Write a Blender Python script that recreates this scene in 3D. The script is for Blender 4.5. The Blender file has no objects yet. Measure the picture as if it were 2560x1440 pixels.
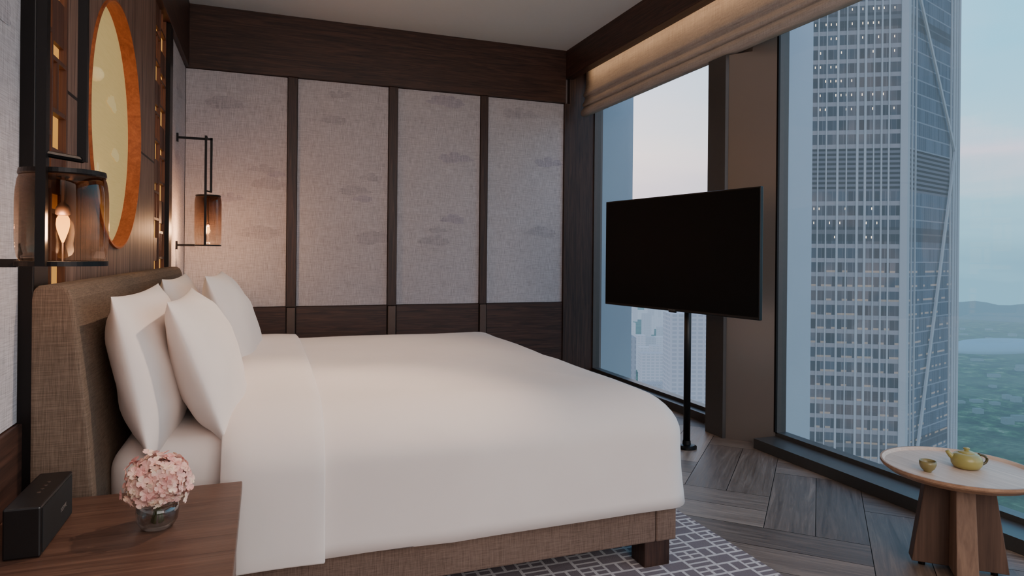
import bpy, bmesh, math, random
from mathutils import Vector, Matrix, noise
random.seed(7)
S=bpy.context.scene
COL=S.collection
def c(r,g,b):
    f=lambda v:(v/255/12.92) if v/255<=0.04045 else ((v/255+0.055)/1.055)**2.4
    return (f(r),f(g),f(b),1)
# ---------------------------------------------------------------- materials
def newmat(name):
    m=bpy.data.materials.new(name); m.use_nodes=True
    nt=m.node_tree; nt.nodes.clear()
    return m,nt
def N(nt,t,**k):
    n=nt.nodes.new(t)
    for a,v in k.items(): setattr(n,a,v)
    return n
def L(nt,a,b): nt.links.new(a,b)
def ramp(nt,fac,stops):
    r=N(nt,'ShaderNodeValToRGB'); e=r.color_ramp.elements
    e[0].position,e[0].color=stops[0]; e[1].position,e[1].color=stops[-1]
    for p,col in stops[1:-1]:
        q=e.new(p); q.color=col
    L(nt,fac,r.inputs[0]); return r.outputs[0]
def M(nt,op,a,b=None,c_=None):
    n=N(nt,'ShaderNodeMath',operation=op)
    for i,v in enumerate((a,b,c_)):
        if v is None: continue
        if isinstance(v,(int,float)): n.inputs[i].default_value=v
        else: L(nt,v,n.inputs[i])
    return n.outputs[0]
def mix(nt,fac,a,b,blend='MIX'):
    n=N(nt,'ShaderNodeMix',data_type='RGBA',blend_type=blend)
    for i,v in ((0,fac),(6,a),(7,b)):
        if isinstance(v,(int,float,tuple)): n.inputs[i].default_value=v
        else: L(nt,v,n.inputs[i])
    return n.outputs[2]
def pb(nt,col=None,rough=.5,metal=0,spec=.5,bump=None,bs=.2,bd=.002,sheen=0):
    p=N(nt,'ShaderNodeBsdfPrincipled'); o=N(nt,'ShaderNodeOutputMaterial')
    if isinstance(col,tuple): p.inputs['Base Color'].default_value=col
    elif col is not None: L(nt,col,p.inputs['Base Color'])
    if isinstance(rough,(int,float)): p.inputs['Roughness'].default_value=rough
    else: L(nt,rough,p.inputs['Roughness'])
    p.inputs['Metallic'].default_value=metal
    p.inputs['Specular IOR Level'].default_value=spec
    if sheen: p.inputs['Sheen Weight'].default_value=sheen
    if bump is not None:
        b=N(nt,'ShaderNodeBump'); b.inputs['Strength'].default_value=bs; b.inputs['Distance'].default_value=bd
        L(nt,bump,b.inputs['Height']); L(nt,b.outputs[0],p.inputs['Normal'])
    L(nt,p.outputs[0],o.inputs[0]); return p
def coords(nt,scale=(1,1,1),src='Object'):
    t=N(nt,'ShaderNodeTexCoord'); m=N(nt,'ShaderNodeMapping'); m.inputs['Scale'].default_value=scale
    L(nt,t.outputs[src],m.inputs[0]); return m.outputs[0]
def noi(nt,vec,scale=5,detail=4,rough=.5,dist=0):
    n=N(nt,'ShaderNodeTexNoise'); n.inputs['Scale'].default_value=scale; n.inputs['Detail'].default_value=detail
    n.inputs['Roughness'].default_value=rough; n.inputs['Distortion'].default_value=dist
    L(nt,vec,n.inputs['Vector']); return n.outputs[0]
def plain(name,col,rough=.5,metal=0,spec=.5,var=.08,ns=30):
    m,nt=newmat(name); v=coords(nt); n=noi(nt,v,ns,3)
    a=tuple(x*(1-var) for x in col[:3])+(1,); b=tuple(min(1,x*(1+var)) for x in col[:3])+(1,)
    pb(nt,mix(nt,n,a,b),rough,metal,spec,bump=n,bs=.05); return m
def wood(name,dark,light,axis='X',rough=.5,fine=1.0,spec=.4):
    m,nt=newmat(name)
    st={'X':(1.2,22,22),'Y':(22,1.2,22),'Z':(22,22,1.2)}[axis]
    st2={'X':(3,120,120),'Y':(120,3,120),'Z':(120,120,3)}[axis]
    a=noi(nt,coords(nt,tuple(s*fine for s in st)),1.6,5,.6,1.4)
    b=noi(nt,coords(nt,tuple(s*fine for s in st2)),1.5,3,.6,.3)
    f=M(nt,'ADD',M(nt,'MULTIPLY',a,.65),M(nt,'MULTIPLY',b,.35))
    col=ramp(nt,f,[(.34,dark),(.52,tuple((x+y)/2 for x,y in zip(dark,light))),(.68,light)])
    pb(nt,col,rough,0,spec,bump=f,bs=.35,bd=.002); return m
def fabric(name,dark,light,scale=1.0,rough=.9,bs=.5,low=.15):
    m,nt=newmat(name)
    a=noi(nt,coords(nt,(260*scale,260*scale,9*scale)),1,3,.7)
    b=noi(nt,coords(nt,(9*scale,9*scale,260*scale)),1,3,.7)
    d=noi(nt,coords(nt),2.5,3)
    f=M(nt,'ADD',M(nt,'MULTIPLY',a,.6-low),M(nt,'MULTIPLY',b,.4)); f=M(nt,'ADD',f,M(nt,'MULTIPLY',d,low))
    col=ramp(nt,f,[(.36,dark),(.62,light)])
    pb(nt,col,rough,0,.15,bump=f,bs=bs,bd=.0015); return m
def emis(name,col,st):
    m,nt=newmat(name); e=N(nt,'ShaderNodeEmission'); o=N(nt,'ShaderNodeOutputMaterial')
    v=coords(nt); n=noi(nt,v,6,2)
    L(nt,mix(nt,n,tuple(x*.85 for x in col[:3])+(1,),col),e.inputs[0]); e.inputs[1].default_value=st
    L(nt,e.outputs[0],o.inputs[0]); return m

DW=wood('dark_wood_horizontal',c(34,21,17),c(90,59,47),'X',.45)
DWY=wood('dark_wood_depth',c(34,21,17),c(88,58,46),'Y',.45)
DWZ=wood('dark_wood_vertical',c(34,21,17),c(80,54,43),'Z',.45)
WALN=wood('walnut_top',c(70,48,39),c(110,81,66),'X',.38)
PLATE=plain('bronze_plate',c(88,72,64),.4,.5)
FRAME=plain('window_frame_bronze',c(80,76,73),.38,.35)
FRAMEL=plain('window_post_panel',c(140,126,117),.33,.55,.5,.03,3)
BLACKM=plain('black_metal',c(24,19,18),.4,.6)
CEIL=plain('ceiling_paint',c(230,234,236),.9,0,.1,.02)
PLAS=plain('plaster_wall',c(140,128,124),.9,0,.1,.03)
WALLP=fabric('linen_wallcover',c(154,147,149),c(218,211,213),1.5,low=.05)
CLOUDM=fabric('linen_cloud_motif',c(142,135,138),c(205,198,201),1.5,low=.05)
CLOUDP=fabric('linen_cloud_motif_lilac',c(140,133,140),c(202,194,201),1.5,low=.05)
HBF=fabric('headboard_fabric',c(80,66,55),c(130,109,93),1.8)
RAILF=fabric('bed_rail_fabric',c(86,69,60),c(136,113,100),1.8)
BLINDM=fabric('blind_fabric',c(152,143,137),c(190,181,174),.8,.9,.2)
SHEET,nt=newmat('white_cotton')
_n=noi(nt,coords(nt),3,4,.55)
pb(nt,mix(nt,_n,c(226,212,204),c(238,225,217)),.85,0,.15,bump=_n,bs=.12,bd=.03,sheen=.1)
SCREEN=plain('tv_screen',c(5,5,6),.55,0,.12,.05)
TVB=plain('tv_bezel',c(14,13,14),.35,.3)
CERAM=plain('celadon_ceramic',c(160,148,84),.28,0,.5,.12,12)
CUPM=plain('teacup_glaze',c(132,118,74),.3,0,.5,.12,20)
TTOP=wood('pale_wood_top',c(194,165,143),c(226,200,180),'Y',.4,.6)
TEDGE=wood('table_edge_wood',c(150,112,86),c(186,146,116),'X',.4,.6)
LEGD=wood('table_leg_wood_dark',c(76,55,44),c(108,81,66),'Z',.5,.6)
LEGL=wood('table_leg_wood_light',c(112,84,67),c(152,119,97),'Z',.5,.6)
BOXM=plain('speaker_black',c(20,17,17),.35)
WHITEP=plain('logo_print',c(110,104,100),.5)
BULB=emis('bulb_filament',(1,.62,.22,1),40)
BULBG=emis('bulb_glow',(1,.45,.09,1),6)
LATB=emis('lattice_backlight',(1,.46,.10,1),.8)
LED=emis('led_strip',(1,.62,.32,1),12)
LATW=wood('lattice_wood',c(66,38,27),c(112,70,50),'Z',.5)
PETAL,nt=newmat('hydrangea_petals')
_n=noi(nt,coords(nt),30,2)
pb(nt,ramp(nt,_n,[(.35,c(222,160,152)),(.5,c(236,194,180)),(.65,c(242,218,190))]),.7,0,.2)
STEM=plain('stem_green',c(84,104,50),.6)

PLANK,nt=newmat('wall_plank_wood')
g=noi(nt,coords(nt,(22,22,1.2)),1.6,5,.6,1.2)
colr=ramp(nt,g,[(.34,c(90,65,54)),(.66,c(146,113,97))])
sp=N(nt,'ShaderNodeSeparateXYZ'); L(nt,coords(nt),sp.inputs[0])
fr=M(nt,'FRACT',M(nt,'MULTIPLY',sp.outputs[1],1/.31)); gr=M(nt,'LESS_THAN',fr,.02)
fr2=M(nt,'LESS_THAN',M(nt,'ABSOLUTE',M(nt,'SUBTRACT',sp.outputs[2],1.42)),.006)
pb(nt,mix(nt,M(nt,'MAXIMUM',gr,fr2),colr,c(34,22,18)),.5,0,.3,bump=g,bs=.3)

NICHE=wood('niche_edge_wood',c(150,74,36),c(204,112,62),'Y',.6,.5)
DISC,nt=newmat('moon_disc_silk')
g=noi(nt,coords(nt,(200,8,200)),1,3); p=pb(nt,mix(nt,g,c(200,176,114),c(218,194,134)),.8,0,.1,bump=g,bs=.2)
p.inputs['Emission Color'].default_value=(.80,.56,.21,1); p.inputs['Emission Strength'].default_value=.34  # emission put into the silk stands in for light inside the niche
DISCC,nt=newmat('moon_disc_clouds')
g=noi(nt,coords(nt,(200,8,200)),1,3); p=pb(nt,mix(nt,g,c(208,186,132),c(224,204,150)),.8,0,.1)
p.inputs['Emission Color'].default_value=(.84,.63,.28,1); p.inputs['Emission Strength'].default_value=.37  # niche light put into the cloud colour as emission, pearl knob too

FLOOR,nt=newmat('parquet_oak')
uv=N(nt,'ShaderNodeTexCoord').outputs['UV']
mp=N(nt,'ShaderNodeMapping'); mp.inputs['Scale'].default_value=(1.6,24,1); L(nt,uv,mp.inputs[0])
g=noi(nt,mp.outputs[0],1.6,6,.65,1.2)
at=N(nt,'ShaderNodeAttribute',attribute_name='tone')
f=M(nt,'ADD',M(nt,'MULTIPLY',g,.72),M(nt,'MULTIPLY',at.outputs['Fac'],.28))
pb(nt,ramp(nt,f,[(.26,c(78,63,54)),(.48,c(120,101,88)),(.74,c(168,145,128))]),ramp(nt,g,[(.3,(.36,.36,.36,1)),(.7,(.54,.54,.54,1))]),0,.45,bump=g,bs=.3,bd=.001)
GAP=plain('parquet_gap',c(26,20,18),.8)

RUG,nt=newmat('rug_lattice')
br=N(nt,'ShaderNodeTexBrick'); br.offset=.5
for k,v in (('Scale',1.0),('Mortar Size',.0065),('Brick Width',.105),('Row Height',.07),('Mortar Smooth',.1)): br.inputs[k].default_value=v
L(nt,coords(nt),br.inputs['Vector'])
br2=N(nt,'ShaderNodeTexBrick'); br2.offset=.5
for k,v in (('Scale',1.0),('Mortar Size',.0055),('Brick Width',.07),('Row Height',.105),('Mortar Smooth',.1)): br2.inputs[k].default_value=v
_m=N(nt,'ShaderNodeMapping'); _m.inputs['Rotation'].default_value=(0,0,math.pi/2); L(nt,coords(nt),_m.inputs[0]); L(nt,_m.outputs[0],br2.inputs['Vector'])
ln=M(nt,'MAXIMUM',br.outputs['Fac'],br2.outputs['Fac'])
pile=noi(nt,coords(nt),220,2); cl=noi(nt,coords(nt),3,3)
base=mix(nt,cl,c(108,94,96),c(158,144,148))
pb(nt,mix(nt,ln,mix(nt,pile,base,c(126,114,116)),c(216,205,202)),.95,0,.1,bump=M(nt,'ADD',pile,M(nt,'MULTIPLY',ln,1.5)),bs=.6,bd=.004)

WG,nt=newmat('window_glass')
tr=N(nt,'ShaderNodeBsdfTransparent'); tr.inputs[0].default_value=(.93,.97,.98,1)
gl=N(nt,'ShaderNodeBsdfGlossy'); gl.inputs['Roughness'].default_value=.01
mx=N(nt,'ShaderNodeMixShader'); mx.inputs[0].default_value=.03
L(nt,tr.outputs[0],mx.inputs[1]); L(nt,gl.outputs[0],mx.inputs[2]); L(nt,mx.outputs[0],N(nt,'ShaderNodeOutputMaterial').inputs[0])
SG,nt=newmat('smoked_lamp_glass')
s=N(nt,'ShaderNodeSeparateXYZ'); L(nt,coords(nt,src='Generated'),s.inputs[0])
tr=N(nt,'ShaderNodeBsdfTransparent'); L(nt,ramp(nt,s.outputs[2],[(0.05,(.92,.84,.76,1)),(.45,(.77,.61,.48,1)),(.95,(.25,.14,.09,1))]),tr.inputs[0])
gl=N(nt,'ShaderNodeBsdfGlossy'); gl.inputs['Roughness'].default_value=.05; gl.inputs[0].default_value=(1,.86,.76,1)
lw=N(nt,'ShaderNodeLayerWeight'); lw.inputs[0].default_value=.3
mx=N(nt,'ShaderNodeMixShader'); L(nt,M(nt,'MULTIPLY',lw.outputs[1],.35),mx.inputs[0])
L(nt,tr.outputs[0],mx.inputs[1]); L(nt,gl.outputs[0],mx.inputs[2]); L(nt,mx.outputs[0],N(nt,'ShaderNodeOutputMaterial').inputs[0])
VG,nt=newmat('vase_glass')
tr=N(nt,'ShaderNodeBsdfTransparent'); tr.inputs[0].default_value=(.78,.76,.74,1)
gl=N(nt,'ShaderNodeBsdfGlossy'); gl.inputs['Roughness'].default_value=.03
lw=N(nt,'ShaderNodeLayerWeight'); lw.inputs[0].default_value=.4
mx=N(nt,'ShaderNodeMixShader'); L(nt,M(nt,'ADD',M(nt,'MULTIPLY',lw.outputs[1],.6),.06),mx.inputs[0])
L(nt,tr.outputs[0],mx.inputs[1]); L(nt,gl.outputs[0],mx.inputs[2]); L(nt,mx.outputs[0],N(nt,'ShaderNodeOutputMaterial').inputs[0])

def hazy(name,colfn,k=1200,base=.25,em=None,st=1.85,hz=(120,150,172)):  # distance haze painted into the surface as a blue-grey glow
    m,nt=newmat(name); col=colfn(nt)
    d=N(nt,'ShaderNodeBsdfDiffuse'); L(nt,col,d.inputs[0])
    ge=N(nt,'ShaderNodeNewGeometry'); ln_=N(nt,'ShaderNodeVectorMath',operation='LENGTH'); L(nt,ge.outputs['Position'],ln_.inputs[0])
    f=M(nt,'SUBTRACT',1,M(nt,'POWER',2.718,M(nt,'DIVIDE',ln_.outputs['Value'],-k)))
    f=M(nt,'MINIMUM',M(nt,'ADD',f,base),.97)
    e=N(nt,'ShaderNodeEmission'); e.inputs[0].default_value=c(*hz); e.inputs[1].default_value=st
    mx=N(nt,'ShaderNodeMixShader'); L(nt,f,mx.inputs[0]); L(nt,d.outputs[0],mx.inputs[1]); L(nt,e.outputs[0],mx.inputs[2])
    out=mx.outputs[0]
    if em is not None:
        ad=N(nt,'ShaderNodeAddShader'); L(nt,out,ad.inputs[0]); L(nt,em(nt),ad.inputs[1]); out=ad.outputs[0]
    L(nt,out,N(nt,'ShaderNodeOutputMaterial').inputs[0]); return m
def cell(nt,pu,pv):
    uv=N(nt,'ShaderNodeTexCoord').outputs['UV']; s=N(nt,'ShaderNodeSeparateXYZ'); L(nt,uv,s.inputs[0])
    a=M(nt,'DIVIDE',s.outputs[0],pu); b=M(nt,'DIVIDE',s.outputs[1],pv)
    return M(nt,'FRACT',a),M(nt,'FRACT',b),M(nt,'FLOOR',a),M(nt,'FLOOR',b),s
def rnd(nt,a,b):
    cb=N(nt,'ShaderNodeCombineXYZ'); L(nt,a,cb.inputs[0]); L(nt,b,cb.inputs[1])
    w=N(nt,'ShaderNodeTexWhiteNoise',noise_dimensions='2D'); L(nt,cb.outputs[0],w.inputs[0]); return w.outputs[0]
def towercol(nt):
    fu,fv,iu,iv,s=cell(nt,1.45,4.2)
    r=rnd(nt,iu,iv); rf=rnd(nt,iv,iv)
    glass=mix(nt,r,c(34,40,50),c(76,86,98))
    glass=mix(nt,M(nt,'MULTIPLY',rf,.35),glass,c(22,26,34))
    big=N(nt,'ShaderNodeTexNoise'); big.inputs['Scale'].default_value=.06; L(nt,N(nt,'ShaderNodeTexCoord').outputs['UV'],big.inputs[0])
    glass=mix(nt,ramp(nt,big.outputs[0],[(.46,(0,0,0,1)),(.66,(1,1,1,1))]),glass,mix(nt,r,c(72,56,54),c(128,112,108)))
    sp_=M(nt,'MAXIMUM',M(nt,'LESS_THAN',fv,.30),M(nt,'MULTIPLY',M(nt,'LESS_THAN',fu,.06),.6))
    m1=mix(nt,sp_,glass,c(140,138,142))
    side=M(nt,'GREATER_THAN',s.outputs[0],33)
    m1=mix(nt,side,m1,mix(nt,M(nt,'MAXIMUM',M(nt,'LESS_THAN',fv,.10),M(nt,'LESS_THAN',fu,.05)),mix(nt,r,c(60,74,88),c(86,100,114)),c(122,130,140)))
    z=s.outputs[1]
    lv=M(nt,'MULTIPLY',M(nt,'GREATER_THAN',z,21),M(nt,'LESS_THAN',z,33.6))
    st=M(nt,'LESS_THAN',M(nt,'FRACT',M(nt,'DIVIDE',z,1.4)),.5)
    m1=mix(nt,lv,m1,mix(nt,st,c(24,27,34),c(98,100,108)))
    dk=M(nt,'LESS_THAN',M(nt,'ABSOLUTE',M(nt,'SUBTRACT',M(nt,'FLOORED_MODULO',z,63),8.4)),2.1)
    return mix(nt,M(nt,'MULTIPLY',dk,.6),m1,c(30,33,40))
def towerem(nt):
    fu,fv,iu,iv,s=cell(nt,1.45,4.2)
    r=rnd(nt,iu,iv)
    a=M(nt,'MULTIPLY',M(nt,'GREATER_THAN',r,.6),M(nt,'MULTIPLY',M(nt,'GREATER_THAN',fv,.70),M(nt,'LESS_THAN',fv,.86)))
    a=M(nt,'MULTIPLY',a,M(nt,'MULTIPLY',M(nt,'GREATER_THAN',fu,.44),M(nt,'LESS_THAN',fu,.58)))
    a=M(nt,'MULTIPLY',a,M(nt,'MULTIPLY',M(nt,'GREATER_THAN',s.outputs[1],4),M(nt,'LESS_THAN',s.outputs[0],31)))
    a=M(nt,'MULTIPLY',a,M(nt,'SUBTRACT',1,M(nt,'MULTIPLY',M(nt,'GREATER_THAN',s.outputs[1],18),M(nt,'LESS_THAN',s.outputs[1],44))))
    b=M(nt,'MULTIPLY',M(nt,'LESS_THAN',s.outputs[1],0),M(nt,'MULTIPLY',M(nt,'GREATER_THAN',fv,.30),M(nt,'LESS_THAN',fv,.44)))
    b=M(nt,'MULTIPLY',b,M(nt,'MULTIPLY',M(nt,'GREATER_THAN',r,.6),.18))
    e=N(nt,'ShaderNodeEmission'); e.inputs[0].default_value=(1,.74,.50,1); L(nt,M(nt,'ADD',M(nt,'MULTIPLY',a,3.8),b),e.inputs[1]); return e.outputs[0]
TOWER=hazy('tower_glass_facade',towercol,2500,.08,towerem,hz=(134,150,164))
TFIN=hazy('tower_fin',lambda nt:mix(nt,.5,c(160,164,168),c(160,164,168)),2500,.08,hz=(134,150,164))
def bcol(a,b):
    def f(nt):
        fu,fv,iu,iv,s=cell(nt,6,4)
        return mix(nt,M(nt,'MAXIMUM',M(nt,'LESS_THAN',fv,.4),M(nt,'LESS_THAN',fu,.3)),a,b)
    return f
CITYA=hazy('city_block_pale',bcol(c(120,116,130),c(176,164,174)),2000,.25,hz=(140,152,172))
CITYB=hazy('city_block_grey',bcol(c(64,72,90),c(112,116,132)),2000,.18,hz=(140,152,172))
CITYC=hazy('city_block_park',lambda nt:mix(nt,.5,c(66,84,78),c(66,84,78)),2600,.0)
def gcol(nt):
    v=coords(nt); a=noi(nt,v,.035,8,.72); b=noi(nt,v,.006,3); t=noi(nt,v,.12,4,.7)
    g_=ramp(nt,a,[(.40,c(14,34,20)),(.5,c(34,66,38)),(.58,c(70,108,66)),(.66,c(140,146,126))])
    g2=mix(nt,ramp(nt,b,[(.45,(0,0,0,1)),(.6,(1,1,1,1))]),g_,mix(nt,a,c(18,42,28),c(92,118,88)))
    return mix(nt,ramp(nt,t,[(.4,(0,0,0,1)),(.6,(1,1,1,1))]),g2,mix(nt,.4,g2,c(8,22,14)))
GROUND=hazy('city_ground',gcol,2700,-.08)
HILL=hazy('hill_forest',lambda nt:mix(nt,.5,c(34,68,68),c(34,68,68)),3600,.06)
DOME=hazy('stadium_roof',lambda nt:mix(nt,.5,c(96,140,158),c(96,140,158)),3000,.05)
FIN,nt=newmat('facade_fin_panel'); pb(nt,mix(nt,noi(nt,coords(nt),2,2),c(172,184,196),c(182,194,204)),.5,0,.4)

# ---------------------------------------------------------------- builders
def finish(ob,label=None,cat=None,kind=None,group=None):
    if label: ob['label']=label
    if cat: ob['category']=cat
    if kind: ob['kind']=kind
    if group: ob['group']=group
    return ob
def mk(name,verts,faces,mat,parent=None,local=False,smooth=False,bevel=0,**kw):
    me=bpy.data.meshes.new(name)
    vs=[Vector(v) for v in verts]
    if parent is None:
        if local: org=Vector((0,0,0))
        else:
            mn=[min(v[i] for v in vs) for i in range(3)]; mxx=[max(v[i] for v in vs) for i in range(3)]
            org=Vector(((mn[0]+mxx[0])/2,(mn[1]+mxx[1])/2,mn[2]))
    else: org=Vector((0,0,0)) if local else Vector(parent['_o'])
    me.from_pydata([v-org for v in vs],[],faces)
    mats=mat if isinstance(mat,list) else [mat]
    for m in mats: me.materials.append(m)
    bm=bmesh.new(); bm.from_mesh(me); bmesh.ops.recalc_face_normals(bm,faces=bm.faces)
    bm.to_mesh(me); bm.free()
    if smooth:
        for p in me.polygons: p.use_smooth=True
    ob=bpy.data.objects.new(name,me); COL.objects.link(ob)
    if parent is None: ob.location=org
    else: ob.parent=parent
    if bevel:
        b=ob.modifiers.new('bevel','BEVEL'); b.width=bevel; b.segments=2; b.limit_method='ANGLE'
    return finish(ob,**kw)
def boxg(x0,x1,y0,y1,z0,z1):
    v=[(x,y,z) for x in (x0,x1) for y in (y0,y1) for z in (z0,z1)]
    f=[(0,1,3,2),(4,6,7,5),(0,4,5,1),(2,3,7,6),(0,2,6,4),(1,5,7,3)]
    return v,f
def box(name,x0,x1,y0,y1,z0,z1,mat,parent=None,**kw):
    v,f=boxg(x0,x1,y0,y1,z0,z1); return mk(name,v,f,mat,parent,**kw)
def merge(parts):
    V=[];F=[]
    for v,f in parts:
        o=len(V); V+=list(v); F+=[tuple(i+o for i in q) for q in f]
    return V,F
def lathe(prof,n=40,cx=0,cy=0,cz=0,sx=1,sy=1,cap=True):
    V=[];F=[]
    for r,z in prof:
        for i in range(n):
            a=2*math.pi*i/n; V.append((cx+r*math.cos(a)*sx,cy+r*math.sin(a)*sy,cz+z))
    for k in range(len(prof)-1):
        for i in range(n):
            j=(i+1)%n; F.append((k*n+i,k*n+j,(k+1)*n+j,(k+1)*n+i))
    if cap:
        F.append(tuple(range(n))); F.append(tuple((len(prof)-1)*n+i for i in range(n)))
    return V,F
def tube(path,rad,n=12):
    V=[];F=[]; P=[Vector(p) for p in path]
    for k,p in enumerate(P):
        t=(P[min(k+1,len(P)-1)]-P[max(k-1,0)]).normalized()
        up=Vector((0,0,1)) if abs(t.z)<.9 else Vector((0,1,0))
        a=t.cross(up).normalized(); b=t.cross(a).normalized()
        r=rad[k] if isinstance(rad,(list,tuple)) else rad
        for i in range(n):
            an=2*math.pi*i/n; V.append(tuple(p+a*r*math.cos(an)+b*r*math.sin(an)))
    for k in range(len(P)-1):
        for i in range(n):
            j=(i+1)%n; F.append((k*n+i,k*n+j,(k+1)*n+j,(k+1)*n+i))
    F.append(tuple(range(n))); F.append(tuple((len(P)-1)*n+i for i in range(n)))
    return V,F
def empty(name,loc,label,cat,group=None,rot=None):
    e=bpy.data.objects.new(name,None); e.empty_display_size=.1; COL.objects.link(e); e.location=loc
    if rot: e.rotation_euler=rot
    e['_o']=list(loc); finish(e,label,cat,None,group); return e

XL=-.607; YB=6.0; XW=3.10; ZC=3.2; ZP=2.69; ZW=.743; YN=-1.6
# ---------------------------------------------------------------- floor
def make_floor():
    Lp,W=.84,.42; V=[];F=[];T=[];UV=[]
    ca=math.cos(math.radians(45)); sa=math.sin(math.radians(45))
    def add(x0,x1,y0,y1,vert):
        n=2
        for i in range(n):
            if vert: a0=x0+(x1-x0)*i/n; a1=x0+(x1-x0)*(i+1)/n; q=(a0,a1,y0,y1)
            else: a0=y0+(y1-y0)*i/n; a1=y0+(y1-y0)*(i+1)/n; q=(x0,x1,a0,a1)
            g=.0016; q=(q[0]+g,q[1]-g,q[2]+g,q[3]-g)
            pts=[(q[0],q[2]),(q[1],q[2]),(q[1],q[3]),(q[0],q[3])]
            w=[(p[0]*ca-p[1]*sa+1.2,p[0]*sa+p[1]*ca+2.1) for p in pts]
            if all(p[0]<-.9 or p[0]>3.4 or p[1]<-2 or p[1]>6.4 for p in w): continue
            o=len(V); V.extend([(p[0],p[1],0) for p in w]); F.append((o,o+1,o+2,o+3)); T.append(random.random())
            off=random.random()*20
            UV.append([((p[1],p[0]) if vert else p) for p in pts]); UV[-1]=[(u+off,v+off) for u,v in UV[-1]]
    for m in range(-6,7):
        for k in range(-30,31):
            ox=2*Lp*m
            add(ox+k*W,ox+k*W+Lp,k*W,k*W+W,False)
            add(ox+k*W,ox+k*W+W,(k+1)*W,(k+1)*W+Lp,True)
    n0=len(F)
    o=len(V); V+= [(-.75,YN-.1,-.003),(XW+.02,YN-.1,-.003),(XW+.02,YB+.1,-.003),(-.75,YB+.1,-.003)]
    F.append((o,o+1,o+2,o+3)); T.append(0); UV.append([(0,0)]*4)
    o=len(V); v,f=boxg(-.75,XW+.02,YN-.1,YB+.1,-.15,-.01); V+=v; F+=[tuple(i+o for i in q) for q in f]; T+=[0]*6; UV+=[[(0,0)]*4]*6
    me=bpy.data.meshes.new('floor'); me.from_pydata(V,[],F)
    me.materials.append(FLOOR); me.materials.append(GAP)
    uvl=me.uv_layers.new(name='UVMap'); at=me.attributes.new('tone','FLOAT','FACE')
    for i,p in enumerate(me.polygons):
        at.data[i].value=T[i]; p.material_index=0 if i<n0 else 1
        for j,li in enumerate(p.loop_indices): uvl.data[li].uv=UV[i][j]
    bm=bmesh.new(); bm.from_mesh(me)
    for co,no in (((-.75,0,0),(-1,0,0)),((XW+.02,0,0),(1,0,0)),((0,YN-.1,0),(0,-1,0)),((0,YB+.1,0),(0,1,0))):
        bmesh.ops.bisect_plane(bm,geom=bm.verts[:]+bm.edges[:]+bm.faces[:],plane_co=co,plane_no=no,clear_outer=True)
    bm.to_mesh(me); bm.free()
    ob=bpy.data.objects.new('floor',me); COL.objects.link(ob); finish(ob,'grey brown oak parquet floor in angled blocks','floor','structure')
make_floor()
ST=dict(kind='structure',cat='wall')
box('ceiling',-.8,XW+.1,YN-.1,YB+.15,ZC,ZC+.1,CEIL,label='flat matte grey ceiling',cat='ceiling',kind='structure')
box('wall_back',-.8,XW+.1,YB+.03,YB+.15,0,ZC,PLAS,label='wall behind fabric panels',**ST)
box('wall_left',-.85,-.70,YN-.1,YB+.03,0,ZC,PLAS,label='wall behind the bed headboard',**ST)
box('wall_near',-.7,XW+.1,YN-.1,YN,0,ZC,PLAS,label='plain plaster wall opposite the fabric panels',**ST)
tn=[0]
def trim(x0,x1,y0,y1,z0,z1,mat,label,bevel=.003):
    tn[0]+=1
    return box('trim_%d'%tn[0],x0,x1,y0,y1,z0,z1,mat,label=label,cat='trim',kind='structure',bevel=bevel)
trim(XL,2.75,YB-.05,YB+.03,ZP,ZC,DW,'dark grained wood beam above fabric wall panels')
panels=[(XL,.178),(.256,1.032),(1.112,1.889),(1.961,2.746)]
clouds=[(1.55,2.60,.19),(.62,2.58,.12),(2.30,2.55,.2),(1.66,2.09,.18),(-.02,1.90,.13),(.02,1.77,.16),(.10,1.86,.09),(.75,1.75,.15),(.87,1.87,.12),(.80,1.68,.1),(.93,1.33,.2),(.55,2.35,.13),(1.62,1.52,.14),(1.45,1.32,.16),(1.50,1.42,.1),(2.6,2.10,.17),(2.5,1.42,.18),(-.05,1.36,.18),(-.25,1.65,.12),(-.3,2.42,.18)]
def cloudshape(s,seed):
    R=random.Random(seed); out=[]
    n=R.choice((3,4,5)); k=R.choice((-1,1)); st=R.uniform(.8,1.2)
    for i in range(n):
        t=-1+2*i/(n-1); out.append((t*s*.55+k*.1*s,(s*.16*(1-t*t)+s*.05)*st+R.uniform(-.03,.03)*s,s*R.uniform(.2,.3),s*R.uniform(.14,.21)))
    out.append((0,-s*.04,s*R.uniform(.8,1),s*.12)); out.append((k*s*R.uniform(.2,.5),-s*.17,s*.42,s*.085)); return out
for i,(a,b) in enumerate(panels):
    parts=[boxg(a+.004,b-.004,YB-.012,YB+.03,ZW+.006,ZP-.004)]; V,F=merge(parts); mi=[0]*len(F)
    for j,(cx,cz,s_) in enumerate(clouds):
        if not a<cx<b: continue
        for e,(dx,dz,rx,rz) in enumerate(cloudshape(s_,j)):
            o=len(V); n=28
            for k in range(n):
                an=2*math.pi*k/n
                V.append((min(max(cx+dx+rx*math.cos(an),a+.006),b-.006),YB-.0126-.0002*e-.0001*(j%3),min(max(cz+dz+rz*math.sin(an),ZW+.01),ZP-.01)))
            F.append(tuple(range(o,o+n))); mi.append(1 if j%3 else 2)
    ob=mk('wall_panel',V,F,[WALLP,CLOUDM,CLOUDP],label='pale grey linen wall panel with faint cloud motifs',cat='wall panel',group='fabric wall panels')
    for p,k in zip(ob.data.polygons,mi): p.material_index=k
for (a,b) in ((.178,.256),(1.032,1.112),(1.889,1.961),(2.746,2.80)):
    trim(a,b,YB-.035,YB+.03,ZW-.0 if b<2.7 else 0,ZP,DWZ,'dark wood vertical batten between fabric panels')
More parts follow.
